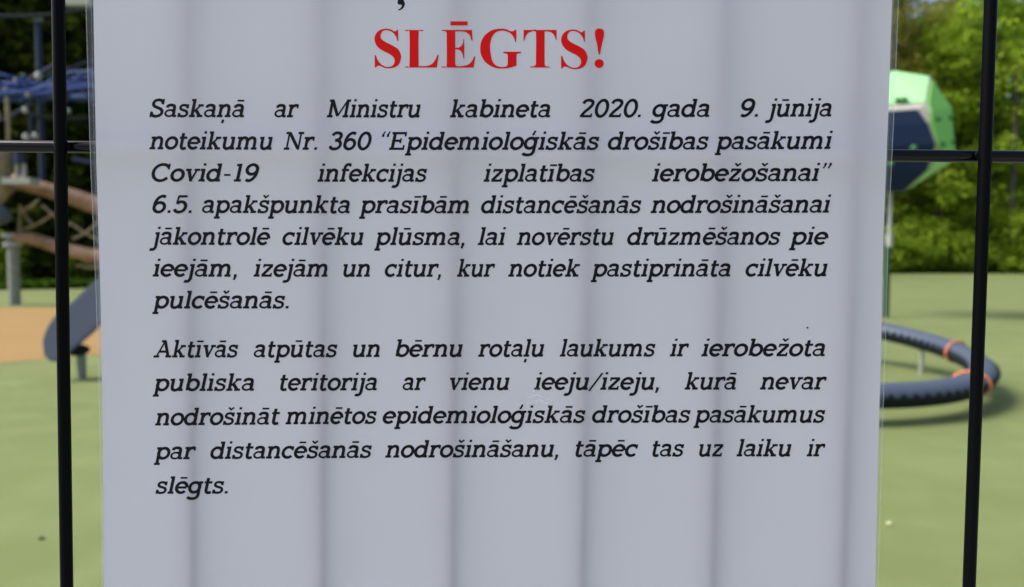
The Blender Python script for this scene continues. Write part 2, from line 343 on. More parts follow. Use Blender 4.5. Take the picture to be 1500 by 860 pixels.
G('u', 20.2, stem(4.0, 6.5, XH), tops(4.0), C((4.0, 7), (5, 3), (8.3, 1.35), (12.2, 2.8), (15, 6.2)), stem(15.2, 0, XH), tops(15.2), foot(15.2, 0, 0, 3.6))
G('i', 9.6, stem(4.8, 0, XH), tops(4.8), foot(4.8), dot(4.9))
G('ī', 10.2, stem(4.8, 0, XH), tops(4.8), foot(4.8), L((.2, 23.8), (9.6, 23.8), w=2.6))
G('j', 9.4, C((5.6, 17), (5.6, 4), (5.5, -2.6), (3.9, -6), (.4, -6.9), (-1.8, -6.2)), L((5.6, 10), (5.6, XH)), tops(5.6), dot(5.7))
G('l', 9.6, stem(4.8, 0, AS), tops(4.8, AS), foot(4.8))
G('ļ', 9.6, stem(4.8, 0, AS), tops(4.8, AS), foot(4.8), L((5.2, -3.2), (4.6, -8.4), w=3.3))
G('k', 20.2, stem(4.8, 0, AS), tops(4.8, AS), foot(4.8), L((5.2, 6.9), (14.2, 16.9), w=2.6), L((10.8, XH-h), (18.2, XH-h), w=HS), L((8.6, 10.6), (15.2, 1.6)), foot(15.0, 0, 3.6, 4.2))
G('r', 15.0, stem(4.6, 0, XH), tops(4.6), foot(4.6, 0, 3.9, 4.6), C((4.9, 11.8), (7, 15.4), (10, 17.1), (13.6, 17.0)), L((13.6, XH-.2), (13.6, 13.0), w=2.6))
G('o', 18.2, E(9.1, bowl_y, 7.1, bry+.4))
G('b', 20.0, stem(4.6, 1, AS), tops(4.6, AS), E(11.0, bowl_y, 6.8, bry+.3))
G('d', 20.2, stem(15.2, 0, AS), tops(15.2, AS), foot(15.2, 0, 0, 3.7), E(8.7, bowl_y, 6.8, bry+.3))
G('p', 20.0, stem(4.6, DS, XH), tops(4.6), foot(4.6, DS, 3.7, 4.2), E(11.0, bowl_y, 6.8, bry+.3))
gp = (stem(15.0, -1, XH), E(8.7, bowl_y+.2, 6.6, bry+.1), C((15.0, 1), (14.8, -3.2), (12.4, -6.4), (8, -7.3), (3.6, -6.6), (1.6, -4.6)), L((15.0, XH-h), (18.8, XH-h), w=HS))
G('g', 19.6, *gp)
G('ģ', 19.6, *gp, L((10.0, 22.0), (11.6, 27.6), w=2.7), L((8.6, 22.2), (11.2, 22.2), w=3.0))
G('e', 17.6, L((2.4, 9.4), (15.2, 9.4), w=HS), ('l', arc(8.9, bowl_y, 6.9, bry+.4, 0, 318, 24), ST))
G('c', 16.8, ('l', arc(9.0, bowl_y, 7.0, bry+.4, 48, 318, 22), ST), L((14.3, XH-.3), (14.3, 12.0), w=2.5))
G('a', 18.0, C((2.9, 13.6), (4.0, 16.4), (8, 17.3), (12.0, 16.0), (13.0, 12.2)), stem(13.0, 1.2, 12.6), L((12.2, h), (17.2, h), w=HS), E(7.3, 5.7, 5.5, 4.4, 2.8), L((9, 10.6), (13.4, 11.2), w=2.0))
ss = (C((12.6, 13.6), (11.2, 16.3), (7.6, 17.3), (4.0, 16.3), (3.0, 13.5), (4.6, 11.1), (8, 9.9), (11.8, 8.5), (13.4, 5.4), (12.0, 2.4), (8, 1.3), (4.0, 2.2), (2.6, 5.2), w=3.5),
      L((12.9, XH), (12.9, 12.4), w=2.6), L((2.2, 0), (2.2, 6.2), w=2.6))
G('s', 16.0, *ss)
G('t', 12.8, C((5.0, 23.6), (5.0, 14), (5.0, 5.6), (6.1, 2.2), (8.8, 1.3), (12.0, 2.4)), L((1.0, XH-h), (11.4, XH-h), w=HS))
G('f', 12.6, C((5.0, 0), (5.0, 18), (5.6, 22.6), (8.2, 24.9), (12.2, 24.4)), L((12.2, 25.6), (12.2, 21.8), w=2.2), L((1.2, XH-h), (11.2, XH-h), w=HS), foot(5.0))
G('v', 18.4, L((3.8, XH-1), (9.4, 1.2)), L((9.2, 1.2), (14.8, XH-1), w=2.7), tops(3.8, XH, 3.4, 3.8), tops(14.8, XH, 3.4, 3.8), L((7.9, 1.1), (10.9, 1.1), w=2.2))
zz = (L((2.4, XH-h), (14.6, XH-h), w=HS), L((1.8, h), (15.0, h), w=HS), L((13.8, XH-2), (2.8, 2)), L((2.9, XH), (2.9, 13.4), w=2.4), L((14.4, 0), (14.4, 5.6), w=2.4))
G('z', 16.8, *zz)
def mac(x, a=4.6): return L((x-a, 23.8), (x+a, 23.8), w=2.6)
def car(x): return L((x-3.6, 26.0), (x, 22.6), (x+3.6, 26.0), w=2.5)
for ch, base, acc in (('ā', 'a', mac(9.0)), ('ē', 'e', mac(9.2)), ('ū', 'u', mac(9.8)), ('š', 's', car(8.2)), ('ž', 'z', car(8.6)),
                      ('ņ', 'n', L((10.6, -3.2), (10.0, -8.6), w=3.3))):
    GL[ch] = (GL[base][0], GL[base][1]+(acc,))
CH = 25.8
G('S', 20.6, C((16.6, 19.4), (14.6, 23.2), (10, 24.6), (5.4, 23.2), (3.6, 19.4), (5.4, 15.8), (10.2, 13.6), (15.2, 11.2), (17.4, 7.2), (15.4, 3), (10.2, 1.2), (5.0, 2.6), (3.0, 6.8)), L((16.9, CH+.4), (16.9, 18), w=2.4), L((2.6, -.4), (2.6, 8), w=2.4))
G('M', 33.0, stem(5.0, 0, CH), stem(27.6, 0, CH), foot(5.0, 0, 4.2, 4.2), foot(27.6, 0, 4.2, 4.2), tops(5.0, CH, 4.2, 1), tops(27.6, CH, 1, 4.2), L((5.4, CH-1), (16.2, 2)), L((16.2, 2), (27.2, CH-1), w=2.5))
G('N', 27.0, stem(5.2, 0, CH, 2.6), stem(21.6, 0, CH, 2.6), foot(5.2, 0, 4, 4), tops(5.2, CH, 4.4, 1), tops(21.6, CH, 4, 4), L((5.6, CH-1.2), (21.2, 1.4)))
G('E', 23.0, stem(5.2, 0, CH), L((1.2, h), (20, h), w=HS), L((1.2, CH-h), (19.4, CH-h), w=HS), L((5.2, 13.2), (14.4, 13.2), w=HS), L((19.8, 0), (19.8, 7), w=2.5), L((19.2, CH), (19.2, 19.4), w=2.5), L((14.2, 9.6), (14.2, 16.8), w=2.3))
G('C', 25.2, ('l', arc(13.2, CH/2, 10.7, CH/2-1.2, 38, 322, 26), ST), L((21.4, CH), (21.4, 17.4), w=2.4))
G('A', 26.4, L((4.4, 1), (13.4, CH-1.2), w=2.6), L((13.2, CH-1.2), (21.6, 1)), L((7, 8.8), (19, 8.8), w=HS), foot(4.2, 0, 4, 4.4), foot(21.8, 0, 4.4, 4.2), L((8.4, CH-h), (14.8, CH-h), w=HS))
G('0', 19.4, E(9.7, CH/2, 7.2, CH/2-1.3))
G('1', 14.4, stem(8.0, 0, CH), foot(8, 0, 4.6, 4.6), L((3.4, CH-h-.2), (8, CH-h-.2), w=HS))
G('2', 19.4, C((3.0, 19.6), (4.8, 23.2), (9.4, 24.6), (14.4, 22.8), (15.4, 18.6), (12.6, 13.8), (7, 7.8), (3.2, 1.6)), L((2, h), (17, h), w=HS), L((16.6, 0), (16.6, 5.6), w=2.3))
G('3', 19.4, C((3.4, 20.6), (5.6, 23.6), (9.6, 24.6), (14, 23), (15, 19), (12.6, 15), (8, 13.8)), C((8, 13.8), (13.8, 12.6), (16.4, 7.8), (14.2, 3), (9, 1.3), (4.4, 2.6), (2.8, 5.8)))
G('5', 19.4, L((4.8, CH-h), (16, CH-h), w=HS), L((5.2, CH-1), (4.2, 13.4), w=2.6), C((4.2, 13.4), (8.4, 16.2), (13.6, 14.8), (16.2, 9.4), (14, 3.4), (9, 1.3), (4.4, 2.6), (2.8, 5.8)))
G('6', 19.4, E(9.6, 8.2, 6.6, 6.9), C((3.0, 8.6), (3.6, 15.6), (6.4, 21.6), (11, 24.4), (15.4, 23.0)))
G('9', 19.4, E(9.8, 17.6, 6.6, 6.9), C((16.4, 17.2), (15.8, 10.2), (13, 4.4), (8.4, 1.4), (4, 2.8)))
G('.', 7.6, ('l', [(2.0, 1.9), (5.8, 1.9)], 3.8))
G(',', 7.6, ('l', [(2.2, 1.9), (5.8, 1.9)], 3.6), L((4.8, 1.5), (3.2, -4.6), w=3.0))
G('-', 13.0, L((2.4, 9.6), (10.6, 9.6), w=2.8))
G('/', 14.6, L((1.0, -1.6), (13.6, 25), w=2.7))
G('“', 13.4, L((1.6, 20.6), (4.6, 20.6), w=4.0), L((2.4, 21), (4.9, 26.4), w=2.0), L((8.0, 20.6), (11.0, 20.6), w=4.0), L((8.8, 21), (11.3, 26.4), w=2.0))
G('”', 13.4, L((2.8, 24.2), (5.8, 24.2), w=4.0), L((5.0, 24), (2.5, 18.4), w=2.0), L((9.2, 24.2), (12.2, 24.2), w=4.0), L((11.4, 24), (8.9, 18.4), w=2.0))

SK = .20
def ribbon(pts, w, closed):
    P = [Vector((a, b)) for a, b in pts]; m = len(P); lo = []; hi = []
    for i, p in enumerate(P):
        a = P[(i+1) % m] if (closed or i < m-1) else None; b = P[i-1] if (closed or i > 0) else None
        d1 = (a-p).normalized() if a is not None else None; d0 = (p-b).normalized() if b is not None else None
        if d1 is None: d1 = d0
        if d0 is None: d0 = d1
        t = (d0+d1)
        t = t.normalized() if t.length > 1e-6 else d1
        nn = Vector((-t.y, t.x)); k = w/2/max(.5, nn.dot(Vector((-d1.y, d1.x))))
        lo.append(p-nn*k); hi.append(p+nn*k)
    return lo, hi
U = 1/3.87/1000      # metres per unit
def place(u, v, x0, z0, sx, slope, layer):
    X = x0+(u+v*SK)*sx*U
    Z = z0+(X-x0)*slope+v*U
    return (X, ysurf(Z)-.00006-layer*1.2e-6, Z)
def word(txt, xa, xb, za, zb):
    strokes = []; pen = 0
    for ch in txt:
        adv, st = GL[ch]
        for kind, pts, w in st: strokes.append((kind, [(x+pen, y) for x, y in pts], w))
        pen += adv
    ribs = []; lo = 1e9; hi = -1e9
    for kind, pts, w in strokes:
        a, b = ribbon(pts, w, kind == 'c'); ribs.append((kind, a, b))
        for q in a+b:
            e = q.x+q.y*SK; lo = min(lo, e); hi = max(hi, e)
    xa, xb, za, zb = xa/1000, xb/1000, za/1000, zb/1000
    sx = (xb-xa)/((hi-lo)*U); slope = (zb-za)/(xb-xa)
    V = []; F = []
    for k, (kind, a, b) in enumerate(ribs):
        base = len(V); m = len(a)
        for p, q in zip(a, b):
            V.append(place(p.x-lo, p.y, xa, za, sx, slope, k)); V.append(place(q.x-lo, q.y, xa, za, sx, slope, k))
        for i in range(m if kind == 'c' else m-1):
            j = (i+1) % m; F.append((base+2*i, base+2*j, base+2*j+1, base+2*i+1))
    mb = MB(); mb.add(V, F)
    return mb.build('printed_word', M_black, paper, smooth=False), sx
SXS = []
for wd in WORDS:
    o, sx = word(*wd); SXS.append((round(sx, 2), wd[0]))
print('SX', SXS)

CORN = {'S': {0, 1, 2, 20, 21, 22, 23}, 'L': {0, 1, 2, 11, 12, 13, 14, 15, 20}, 'E': {0, 1, 2, 3, 7, 8, 12, 13, 14, 15, 19, 20, 26, 27, 28, 29, 33},
        'G': {0, 1, 2, 19, 20, 21, 22, 26}, 'T': {0, 1, 2, 3, 7, 8, 10, 11, 12, 14, 15, 19}, 'bang': {5, 6}, 'dot': set(), 'comma': set(), 'bar': {0, 1, 2, 3}}
def outline(pts, corners):
    m = len(pts)
    if not corners: return catmull(pts, 4, True)
    ks = sorted(corners); out = []
    for a, b in zip(ks, ks[1:]+[ks[0]+m]):
        seg = [pts[i % m] for i in range(a, b+1)]
        out += (catmull(seg, 5)[:-1] if len(seg) > 2 else [seg[0]])
    return out
def glyph(key, m, name, dx=0, dz=0):
    P = outline(HEAD[key], CORN[key])
    P3 = [((x+dx)/1000, ysurf((z+dz)/1000)-.00008, (z+dz)/1000) for x, z in P]
    tri = tessellate_polygon([[Vector((p[0], p[2], 0)) for p in P3]])
    mb = MB(); mb.add(P3, [tuple(t) for t in tri]); return mb
for parts, dx in ((('S',), 0), (('L',), 0), (('E', 'bar'), 0), (('G',), 0), (('T',), 0), (('S',), 69.30), (('bang', 'dot'), 0)):
    mb = MB()
    for k in parts:
        g = glyph(k, M_red, k, dx, .4 if dx else 0); mb.add(g.v, g.f)
    mb.build('heading_letter', M_red, paper, smooth=False)
glyph('comma', M_black, 'c').build('comma_below_letter', M_black, paper, smooth=False)

# scuffs on the film and one speck
M_scuff = mat('film_scuff', (.85, .87, .92), .4); M_scuff.node_tree.nodes['Principled BSDF'].inputs['Alpha'].default_value = .32
rs = random.Random(4); mb = MB()
for i in range(26):
    cx_ = .1828+rs.gauss(0, .0034); cz_ = -.0955+rs.gauss(0, .0022); a = rs.uniform(-.9, 1.3); L_ = rs.uniform(.0006, .0024); w_ = rs.uniform(.00008, .0002)
    P = [(cx_+cos(a)*L_*t-sin(a)*w_*s_, ysurf(cz_)-.00015-i*1e-6, cz_+sin(a)*L_*t+cos(a)*w_*s_) for t, s_ in ((-1, 0), (0, -1), (1, 0), (0, 1))]
    mb.add(P, [(0, 1, 2, 3)])
mb.build('scuff_mark', M_scuff, notice, smooth=False)
mb = MB(); mb.ball((.2835, ysurf(-.066)-.0001, -.066), .00035, 8); mb.build('speck', M_black, notice)

M_post = mat('dark_green_post', (.02, .07, .022), .5)
# ---------------------------------------------------------------- outside path
sheet('path', [(-60, -6), (60, -6), (60, 1.2), (-60, 1.2)], .009, mat('path_paving', (.36, .36, .37), .85, noise=[(3, (.31, .31, .32), .4, .7)]))

# ---------------------------------------------------------------- spinning ring
RC = Vector((2.427, 8.212, .419)); RN = Vector((.045, -.085, 1)).normalized(); RR = 2.116
e1 = Vector((0, 1, 0)).cross(RN).normalized(); e2 = RN.cross(e1)
RM = Matrix((e1, e2, RN)).transposed().to_4x4(); RM.translation = RC
ring = thing('spinning_ring', 'low tilted slate blue rubber play ring with orange bands on the green turf', 'play ring', mw=RM)
def torus(mb, R, prof, n=220, a0=0, a1=360):
    m = len(prof); vs = []; fs = []; full = (a1-a0) >= 360
    k_ = n if full else n+1
    for i in range(k_):
        a = radians(a0+(a1-a0)*i/n)
        for (pr, pz) in prof: vs.append(((R+pr)*cos(a), (R+pr)*sin(a), pz))
    for i in range(n):
        j = (i+1) % k_
        for q in range(m): fs.append((i*m+q, j*m+q, j*m+(q+1) % m, i*m+(q+1) % m))
    mb.add(vs, fs)
prof = [(.125*cos(t)*(1 if sin(t) > 0 else .96), .098*sin(t)) for t in [2*pi*i/20 for i in range(20)]]
mb = MB(); torus(mb, RR, prof); mb.build('ring_tube', M_slate, ring)
# ribbed dark rubber skirt wrapping the lower half
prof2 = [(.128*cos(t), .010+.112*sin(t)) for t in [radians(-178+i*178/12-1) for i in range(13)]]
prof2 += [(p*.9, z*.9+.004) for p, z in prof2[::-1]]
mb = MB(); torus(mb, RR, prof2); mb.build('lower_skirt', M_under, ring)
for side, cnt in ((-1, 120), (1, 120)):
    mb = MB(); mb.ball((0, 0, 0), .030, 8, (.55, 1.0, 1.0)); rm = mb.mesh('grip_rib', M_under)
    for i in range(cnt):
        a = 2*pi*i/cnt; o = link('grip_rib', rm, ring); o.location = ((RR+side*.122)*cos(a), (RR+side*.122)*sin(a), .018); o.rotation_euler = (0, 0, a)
for a in (29, -2.75, -47, 75, 120, 165, -115, -160):
    mb = MB(); A = radians(a); pts = []
    for i in range(28):
        t = 2*pi*i/28; r_ = RR+.134*cos(t); pts.append((r_*cos(A+.03*cos(t)), r_*sin(A+.03*cos(t)), .004+.110*sin(t)))
    mb.tube(pts, .010, 6, closed=True); mb.build('orange_band', M_orange, ring)
for a in (13, -38, 110, -110, 180):
    A = radians(a); top = RM @ Vector((RR*cos(A), RR*sin(A), -.06))
    inv = RM.inverted(); mb = MB(); mb.tube([inv @ Vector((top.x, top.y, 0)), inv @ top], .028, 12); mb.build('support_post', M_steel, ring)

# ---------------------------------------------------------------- tilted seat shell on a post
seat = thing('tilting_seat', 'curved slate grey play seat shell tilted up on a thin post beside the tan surface', 'play seat', (-4.43, 8.17, .004)); seat.rotation_euler = (0, 0, radians(28))
def at(px, py, d):   # helper used once for the profile of the shell, metres at distance d
    return Vector(((px-750)/1170*d, d, CAM_H-(py-362)/1170*d))
rows = catmull([(-.325, .235, .03), (-.30, .275, .55), (-.24, .35, .88), (-.145, .465, 1), (-.014, .58, 1), (.176, .77, 1), (.39, .95, .9), (.56, 1.03, .55), (.62, 1.05, .1)], 5)
vs = []; fs = []; m = 20; hv = Vector((-.075, .20, .165))
for i, (x, z, k) in enumerate(rows):
    a_ = rows[min(i+1, len(rows)-1)]; b_ = rows[max(i-1, 0)]; t = Vector((a_[0]-b_[0], 0, a_[1]-b_[1])).normalized(); nn = t.cross(hv).normalized()
    for j in range(m):
        a = 2*pi*j/m; c_ = cos(a)
        vs.append(Vector((x, 0, z+.02))+hv*(c_*k)+nn*(.036*max(k, .3)*sin(a)-.035*(1-c_*c_)*k*.8))
for i in range(len(rows)-1):
    for j in range(m): fs.append((i*m+j, (i+1)*m+j, (i+1)*m+(j+1) % m, i*m+(j+1) % m))
fs.append(tuple(range(m-1, -1, -1))); fs.append(tuple((len(rows)-1)*m+j for j in range(m)))
mb = MB(); mb.add(vs, fs); mb.build('seat_shell', M_seat, seat)
mb = MB(); mb.ball((-.035, -.03, .30), .12, 16, (1.0, .9, .5)); mb.build('rubber_bearing', M_under, seat)
mb = MB(); mb.tube([(.0, 0, 0), (.0, 0, .28)], .045, 14); mb.build('post', M_grey, seat)

# ---------------------------------------------------------------- faceted climbing tower
PD = 16.0; PX = (1300-750)/1170*PD; PZ = CAM_H+(368.5-197)/1170*PD
poly = thing('climbing_polyhedron', 'pale green and navy faceted climbing polyhedron on a pole beyond the ring', 'climbing tower', (PX, PD, 0)); poly.rotation_euler = (0, 0, radians(-25)); poly.scale = (.90, .90, 1)
A_ = [(0, .28, 1.24), (.73, .12, 1.04), (.64, -.80, .40), (0, -.86, .32)]
front = [(.48, -.92, .30), (.68, -.92, .03), (.84, -.86, -.36), (.71, -.62, -.82), (.27, -.34, -1.2)]
right = [(.74, .05, .95), (1.16, .32, .46), (1.27, .34, -.55), (.90, -.72, -.50), (.70, -.86, .24)]
import bmesh
pts = []
back = [(1.2, .9, -.2), (.9, 1.2, .6), (.5, 1.0, 1.1), (.4, 1.0, -.7), (.6, .5, -.85), (1.2, .3, -.6)]
for P in A_+front+right+back:
    pts.append(P)
    if P[0] > 0: pts.append((-P[0], P[1], P[2]))
bm = bmesh.new()
for P in pts: bm.verts.new(Vector(P)+Vector((0, 0, PZ)))
r_ = bmesh.ops.convex_hull(bm, input=bm.verts)
for v_ in [v for v in bm.verts if not v.link_faces]: bm.verts.remove(v_)
bmesh.ops.recalc_face_normals(bm, faces=bm.faces)
tris = [([v.co.copy() for v in f.verts], f.normal.copy()) for f in bm.faces]
me = bpy.data.meshes.new('frame_body'); bm.to_mesh(me); bm.free(); me.materials.append(M_conn); link('frame_body', me, poly)
def panel(Pset, m, t=.03, shrink=.95, flip=False, pred=None):
    K = set()
    for x, y, z in Pset:
        for sx_ in ((-x if flip else x),)+((-x,) if Pset is not right else ()):
            K.add((round(sx_, 2), round(y, 2), round(z, 2)))
    sel = [(vs_, nn_) for vs_, nn_ in tris if (pred(sum(vs_, Vector())/3-Vector((0, 0, PZ)), nn_) if pred else all((round(v.x, 2), round(v.y, 2), round(v.z-PZ, 2)) in K for v in vs_))]
    vmap = {}
    for vs_, nn_ in sel:
        for v in vs_: vmap.setdefault(tuple(v), Vector()); vmap[tuple(v)] += nn_
    if not vmap: print('EMPTY PANEL'); return
    c = sum((Vector(k) for k in vmap), Vector())/len(vmap); idx = {k: i for i, k in enumerate(vmap)}
    top = [c+(Vector(k)-c)*shrink+n_.normalized()*t for k, n_ in vmap.items()]; bot = [c+(Vector(k)-c)*shrink-n_.normalized()*.02 for k, n_ in vmap.items()]
    N_ = len(top); F = []; ec = {}
    for vs_, _ in sel:
        f = [idx[tuple(v)] for v in vs_]; F.append(tuple(f)); F.append(tuple(i+N_ for i in f[::-1]))
        for q in range(3):
            e = (f[q], f[(q+1) % 3]); ec[e] = 1
    for (i, j) in list(ec):
        if (j, i) not in ec: F.append((i, i+N_, j+N_, j))
    mb = MB(); mb.add(top+bot, F); mb.build('panel', m, poly, smooth=False)
panel(A_, M_lg); panel(front, M_navy, .035, .97)
for fs_ in (1, -1):
    panel(right, M_mg, .03, .93, pred=lambda c, n_: n_.x*fs_ > .38 and c.x*fs_ > .7 and n_.z > -.30 and c.y < .45)
    panel(right, M_lg, .02, .86, pred=lambda c, n_: n_.x*fs_ > .55 and n_.z < -.30 and c.y < .9)
for hx, hy, hz in ((.10, -.80, .50), (.22, -.80, .50), (-.35, -.3, .85), (.86, -.68, .12), (1.12, .05, .22), (.96, -.62, -.36), (1.16, .1, -.25), (.42, -1.05, -.44), (-.3, -1.02, -.1), (0, -.95, -.7)):
    mb = MB(); mb.ball((hx, hy, PZ+hz), .062, 10, (1.2, .9, .85)); mb.build('hand_hold', M_hold, poly)
mb = MB(); mb.tube([(.02, 0, PZ-1.15), (.02, 0, PZ-2.05)], .04, 12); mb.build('upper_pole', M_white, poly)
mb = MB(); mb.tube([(.02, 0, PZ-2.02), (.02, 0, PZ-2.28)], .075, 14); mb.build('pole_collar', M_white, poly)
mb = MB(); mb.tube([(-.02, 0, 0), (-.02, 0, PZ-2.25)], .08, 14); mb.build('lower_post', M_post, poly)

# ---------------------------------------------------------------- rope and log climber, left
LD = 18.66
def LP(px, py, dy=0): return Vector(((px-750)/1170*LD, dy, CAM_H-(py-362.4)/1170*LD))
climb = thing('log_rope_climber', 'log and blue rope climbing frame on grey posts beyond the tan surface', 'climbing frame', (0, LD, 0))
def T(name, m, pts, r, n=10, dy=0):
    mb = MB(); P = [LP(p[0], p[1], (p[2] if len(p) > 2 else 0)+dy) for p in pts]
    if len(P) > 2: P = [Vector(c) for c in catmull([tuple(q) for q in P], 5)]
    rad = r if not hasattr(r, '__len__') else list(np.interp(np.linspace(0, 1, len(P)), np.linspace(0, 1, len(r)), r))
    mb.tube(P, rad, n); return mb.build(name, m, climb)
T('grey_post', M_grey, [(20, 446), (20, 342)], .13, 16)
T('post_collar', M_white, [(20, 361), (20, 355)], .21, 16); T('post_collar', M_white, [(20, 348), (20, 342)], .23, 16)
T('log_beam', M_log, [(26, 348, -.1), (50, 350), (90, 364, .1), (150, 376), (230, 385)], [.10, .14, .15, .17, .15], 12)
T('log_beam', M_log, [(0, 262, .1), (50, 274), (100, 288), (150, 302), (230, 300)], [.17, .17, .20, .22, .18], 12, dy=.3)
T('log_beam', M_log, [(-40, 300, .3), (0, 283), (24, 272)], [.24, .26, .16], 12, dy=-.1)
T('tall_log', M_beige, [(8, 302, -.3), (12, 280, -.3), (13, 225, -.25)], [.12, .24, .23], 14)
mb = MB(); mb.ball(LP(6, 316, -.35), .36, 18, (1.1, 1, .72)); mb.build('slate_pod', M_slate, climb)
for a, b in (((28, 300), (24, 345)), ((30, 308), (56, 292)), ((30, 308), (50, 332)), ((26, 338), (78, 312)), ((60, 300), (100, 330)), ((100, 325), (145, 352)), ((104, 350), (146, 322)), ((104, 372), (150, 392)), ((108, 388), (150, 390))):
    T('climbing_rope', M_beige, [(*a, .1), ((a[0]+b[0])/2, (a[1]+b[1])/2+3, .12), (*b, .1)], .030, 6)
T('blue_mast', M_bluepole, [(33, 272, .9), (33, 20, .9)], .072, 12)
T('mast_cap', M_white, [(33, 21, .9), (33, 13, .9)], .10, 12)
T('dark_arm', M_dgrey, [(-30, 16, .8), (33, 16, .8), (85, 9, .8), (150, 1, .8)], .055, 8)
T('dark_arm', M_dgrey, [(40, 112, .6), (85, 98, .6), (150, 74, .6)], .045, 8)
T('dark_arm', M_dgrey, [(30, 166, .6), (90, 170, .6), (150, 166, .6)], .04, 8)
rnd = random.Random(3)
for k in range(13):
    y0 = 110+k*3.2+rnd.random()*4; y1 = 110+rnd.random()*38; dy = rnd.uniform(-.6, .8)
    T('net_rope', (M_blue, M_blue2, M_bluepole, M_blue)[k % 4], [(-40, y0, dy), (10, y0+rnd.uniform(-2, 6), dy), (60, (y0+y1)/2+rnd.uniform(0, 8), dy+.1), (110, y1+rnd.uniform(-3, 4), dy), (160, y1-rnd.random()*6, dy)], rnd.choice([.026, .034, .042]), 7)
for k in range(9):
    x0 = -10+k*20; T('net_rope', M_blue, [(x0, 116, -.2), (x0+rnd.uniform(-10, 14), 132, 0), (x0+rnd.uniform(-16, 20), 150, .2)], .035, 7)
for a, b in (((36, 118), (90, 88)), ((96, 120), (132, 100)), ((100, 232), (150, 240)), ((40, 160), (40, 210)), ((94, 118), (150, 108)), ((0, 176), (45, 150))):
    T('net_rope', M_bluepole, [(*a, .3), (*b, .3)], .045, 7)
for (x, y, r) in ((0, 102, .085), (3, 117, .08), (75, 119, .075), (9, 175, .15), (55, 167, .06), (55, 205, .07), (117, 168, .05), (42, 125, .04), (28, 138, .05), (60, 146, .05), (104, 128, .05), (68, 203, .06)):
    mb = MB(); mb.ball(LP(x, y, -.3), r, 12, (1, 1, 1.25)); mb.build('rope_joint', M_white if r > .055 else M_grey, climb)
T('thin_post', M_beige, [(26, 262, -.2), (26, 148, -.2)], .045, 10)
T('thin_post', M_dgrey, [(5, 225, -.2), (6, 180, -.2)], .10, 10)
mb = MB(); mb.box(LP(46, 268, -.3), (.32, .2, .07)); mb.build('white_bracket', M_white, climb)
for x in (41, 51): T('bracket_peg', M_conn, [(x, 264, -.3), (x, 243, -.3)], .05, 10)
T('blue_sleeve', M_bluepole, [(45, 243, -.3), (45, 226, -.3)], .13, 12)
mb = MB(); mb.box(LP(112, 2, .4), (.30, .1, .09)); mb.build('top_bracket', M_white, climb)

# ---------------------------------------------------------------- small things on the turf
mb = MB(); mb.ball((0, 0, .007), .016, 8, (1, .7, .4)); o = mb.build('dry_leaf', M_leafbit); o.location = (1.86, 3.86, .004)
o['label'] = 'tiny pale dry leaf lying on the turf right of the notice'; o['category'] = 'leaf'
mb = MB(); mb.ball((0, 0, .006), .016, 8, (1, .8, .45)); o = mb.build('dark_pebble', M_dirt); o.location = (-2.17, 3.62, .004)
o['label'] = 'tiny dark pebble lying on the turf at lower left'; o['category'] = 'pebble'

# ---------------------------------------------------------------- trees
def leaves(centres, per, spread, size, seed):
    g = np.random.default_rng(seed); c = np.repeat(np.asarray(centres)[:, :3], per, 0); sp = np.repeat(np.asarray(centres)[:, 3], per)[:, None]
    N = len(c); d = g.normal(0, 1, (N, 3)); d *= (np.minimum(1, 1.9/np.linalg.norm(d, axis=1)))[:, None]
    p = c+d*sp*spread*np.array([1, 1, .62])
    nn = g.normal(0, 1, (N, 3)); nn[:, 2] = np.abs(nn[:, 2])+.5; nn /= np.linalg.norm(nn, axis=1)[:, None]
    a = np.cross(nn, g.normal(0, 1, (N, 3))); a /= np.linalg.norm(a, axis=1)[:, None]; b = np.cross(nn, a)
    s = (size*g.uniform(.6, 1.4, N))[:, None]
    V = np.stack([p-a*s, p-b*s*.55+nn*s*.1, p+a*s, p+b*s*.55+nn*s*.1], 1).reshape(-1, 3)
    return V, N
def leafmesh(name, V, N, m):
    me = bpy.data.meshes.new(name); me.vertices.add(4*N); me.vertices.foreach_set('co', V.ravel().astype(np.float32))
    me.loops.add(4*N); me.loops.foreach_set('vertex_index', np.arange(4*N, dtype=np.int32))
    me.polygons.add(N); me.polygons.foreach_set('loop_start', np.arange(0, 4*N, 4, dtype=np.int32)); me.polygons.foreach_set('loop_total', np.full(N, 4, dtype=np.int32))
    me.materials.append(m); me.update(calc_edges=True); me.validate(); return me
def broad_tree(seed, H_, W_, m, z0=1.5, per=27, ncl=520, size=.17, bark=M_bark):
    g = np.random.default_rng(seed); cl = []; mb = MB()
    mb.tube([(0, 0, 0), (.1, .05, H_*.3), (-.1, .1, H_*.6), (.05, 0, H_*.93)], [.22, .17, .11, .03], 10)
    for i in range(20):
        z = z0+(H_*.9-z0)*(i+.5)/20; a = i*2.4+g.uniform(-.4, .4); t = (z-z0)/(H_-z0)
        R_ = W_*(.55+.55*math.sin(pi*min(1, t*1.05+.12)))*g.uniform(.75, 1.1)
        e = Vector((cos(a)*R_, sin(a)*R_, z+R_*.35)); s_ = Vector((0, 0, z))
        mb.tube([s_, s_.lerp(e, .5)+Vector((0, 0, .2)), e], [.07, .045, .015], 6)
        for j in range(ncl//20):
            q = g.uniform(.25, 1.08); c = s_.lerp(e, q); r2 = .5+.5*q
            cl.append((c.x+g.normal(0, .75*r2), c.y+g.normal(0, .75*r2), c.z+g.normal(0, .55), g.uniform(.7, 1.3)))
    V, N = leaves(cl, per, .42, size, seed+1)
    return mb.mesh('trunk', bark), leafmesh('crown', V, N, m)
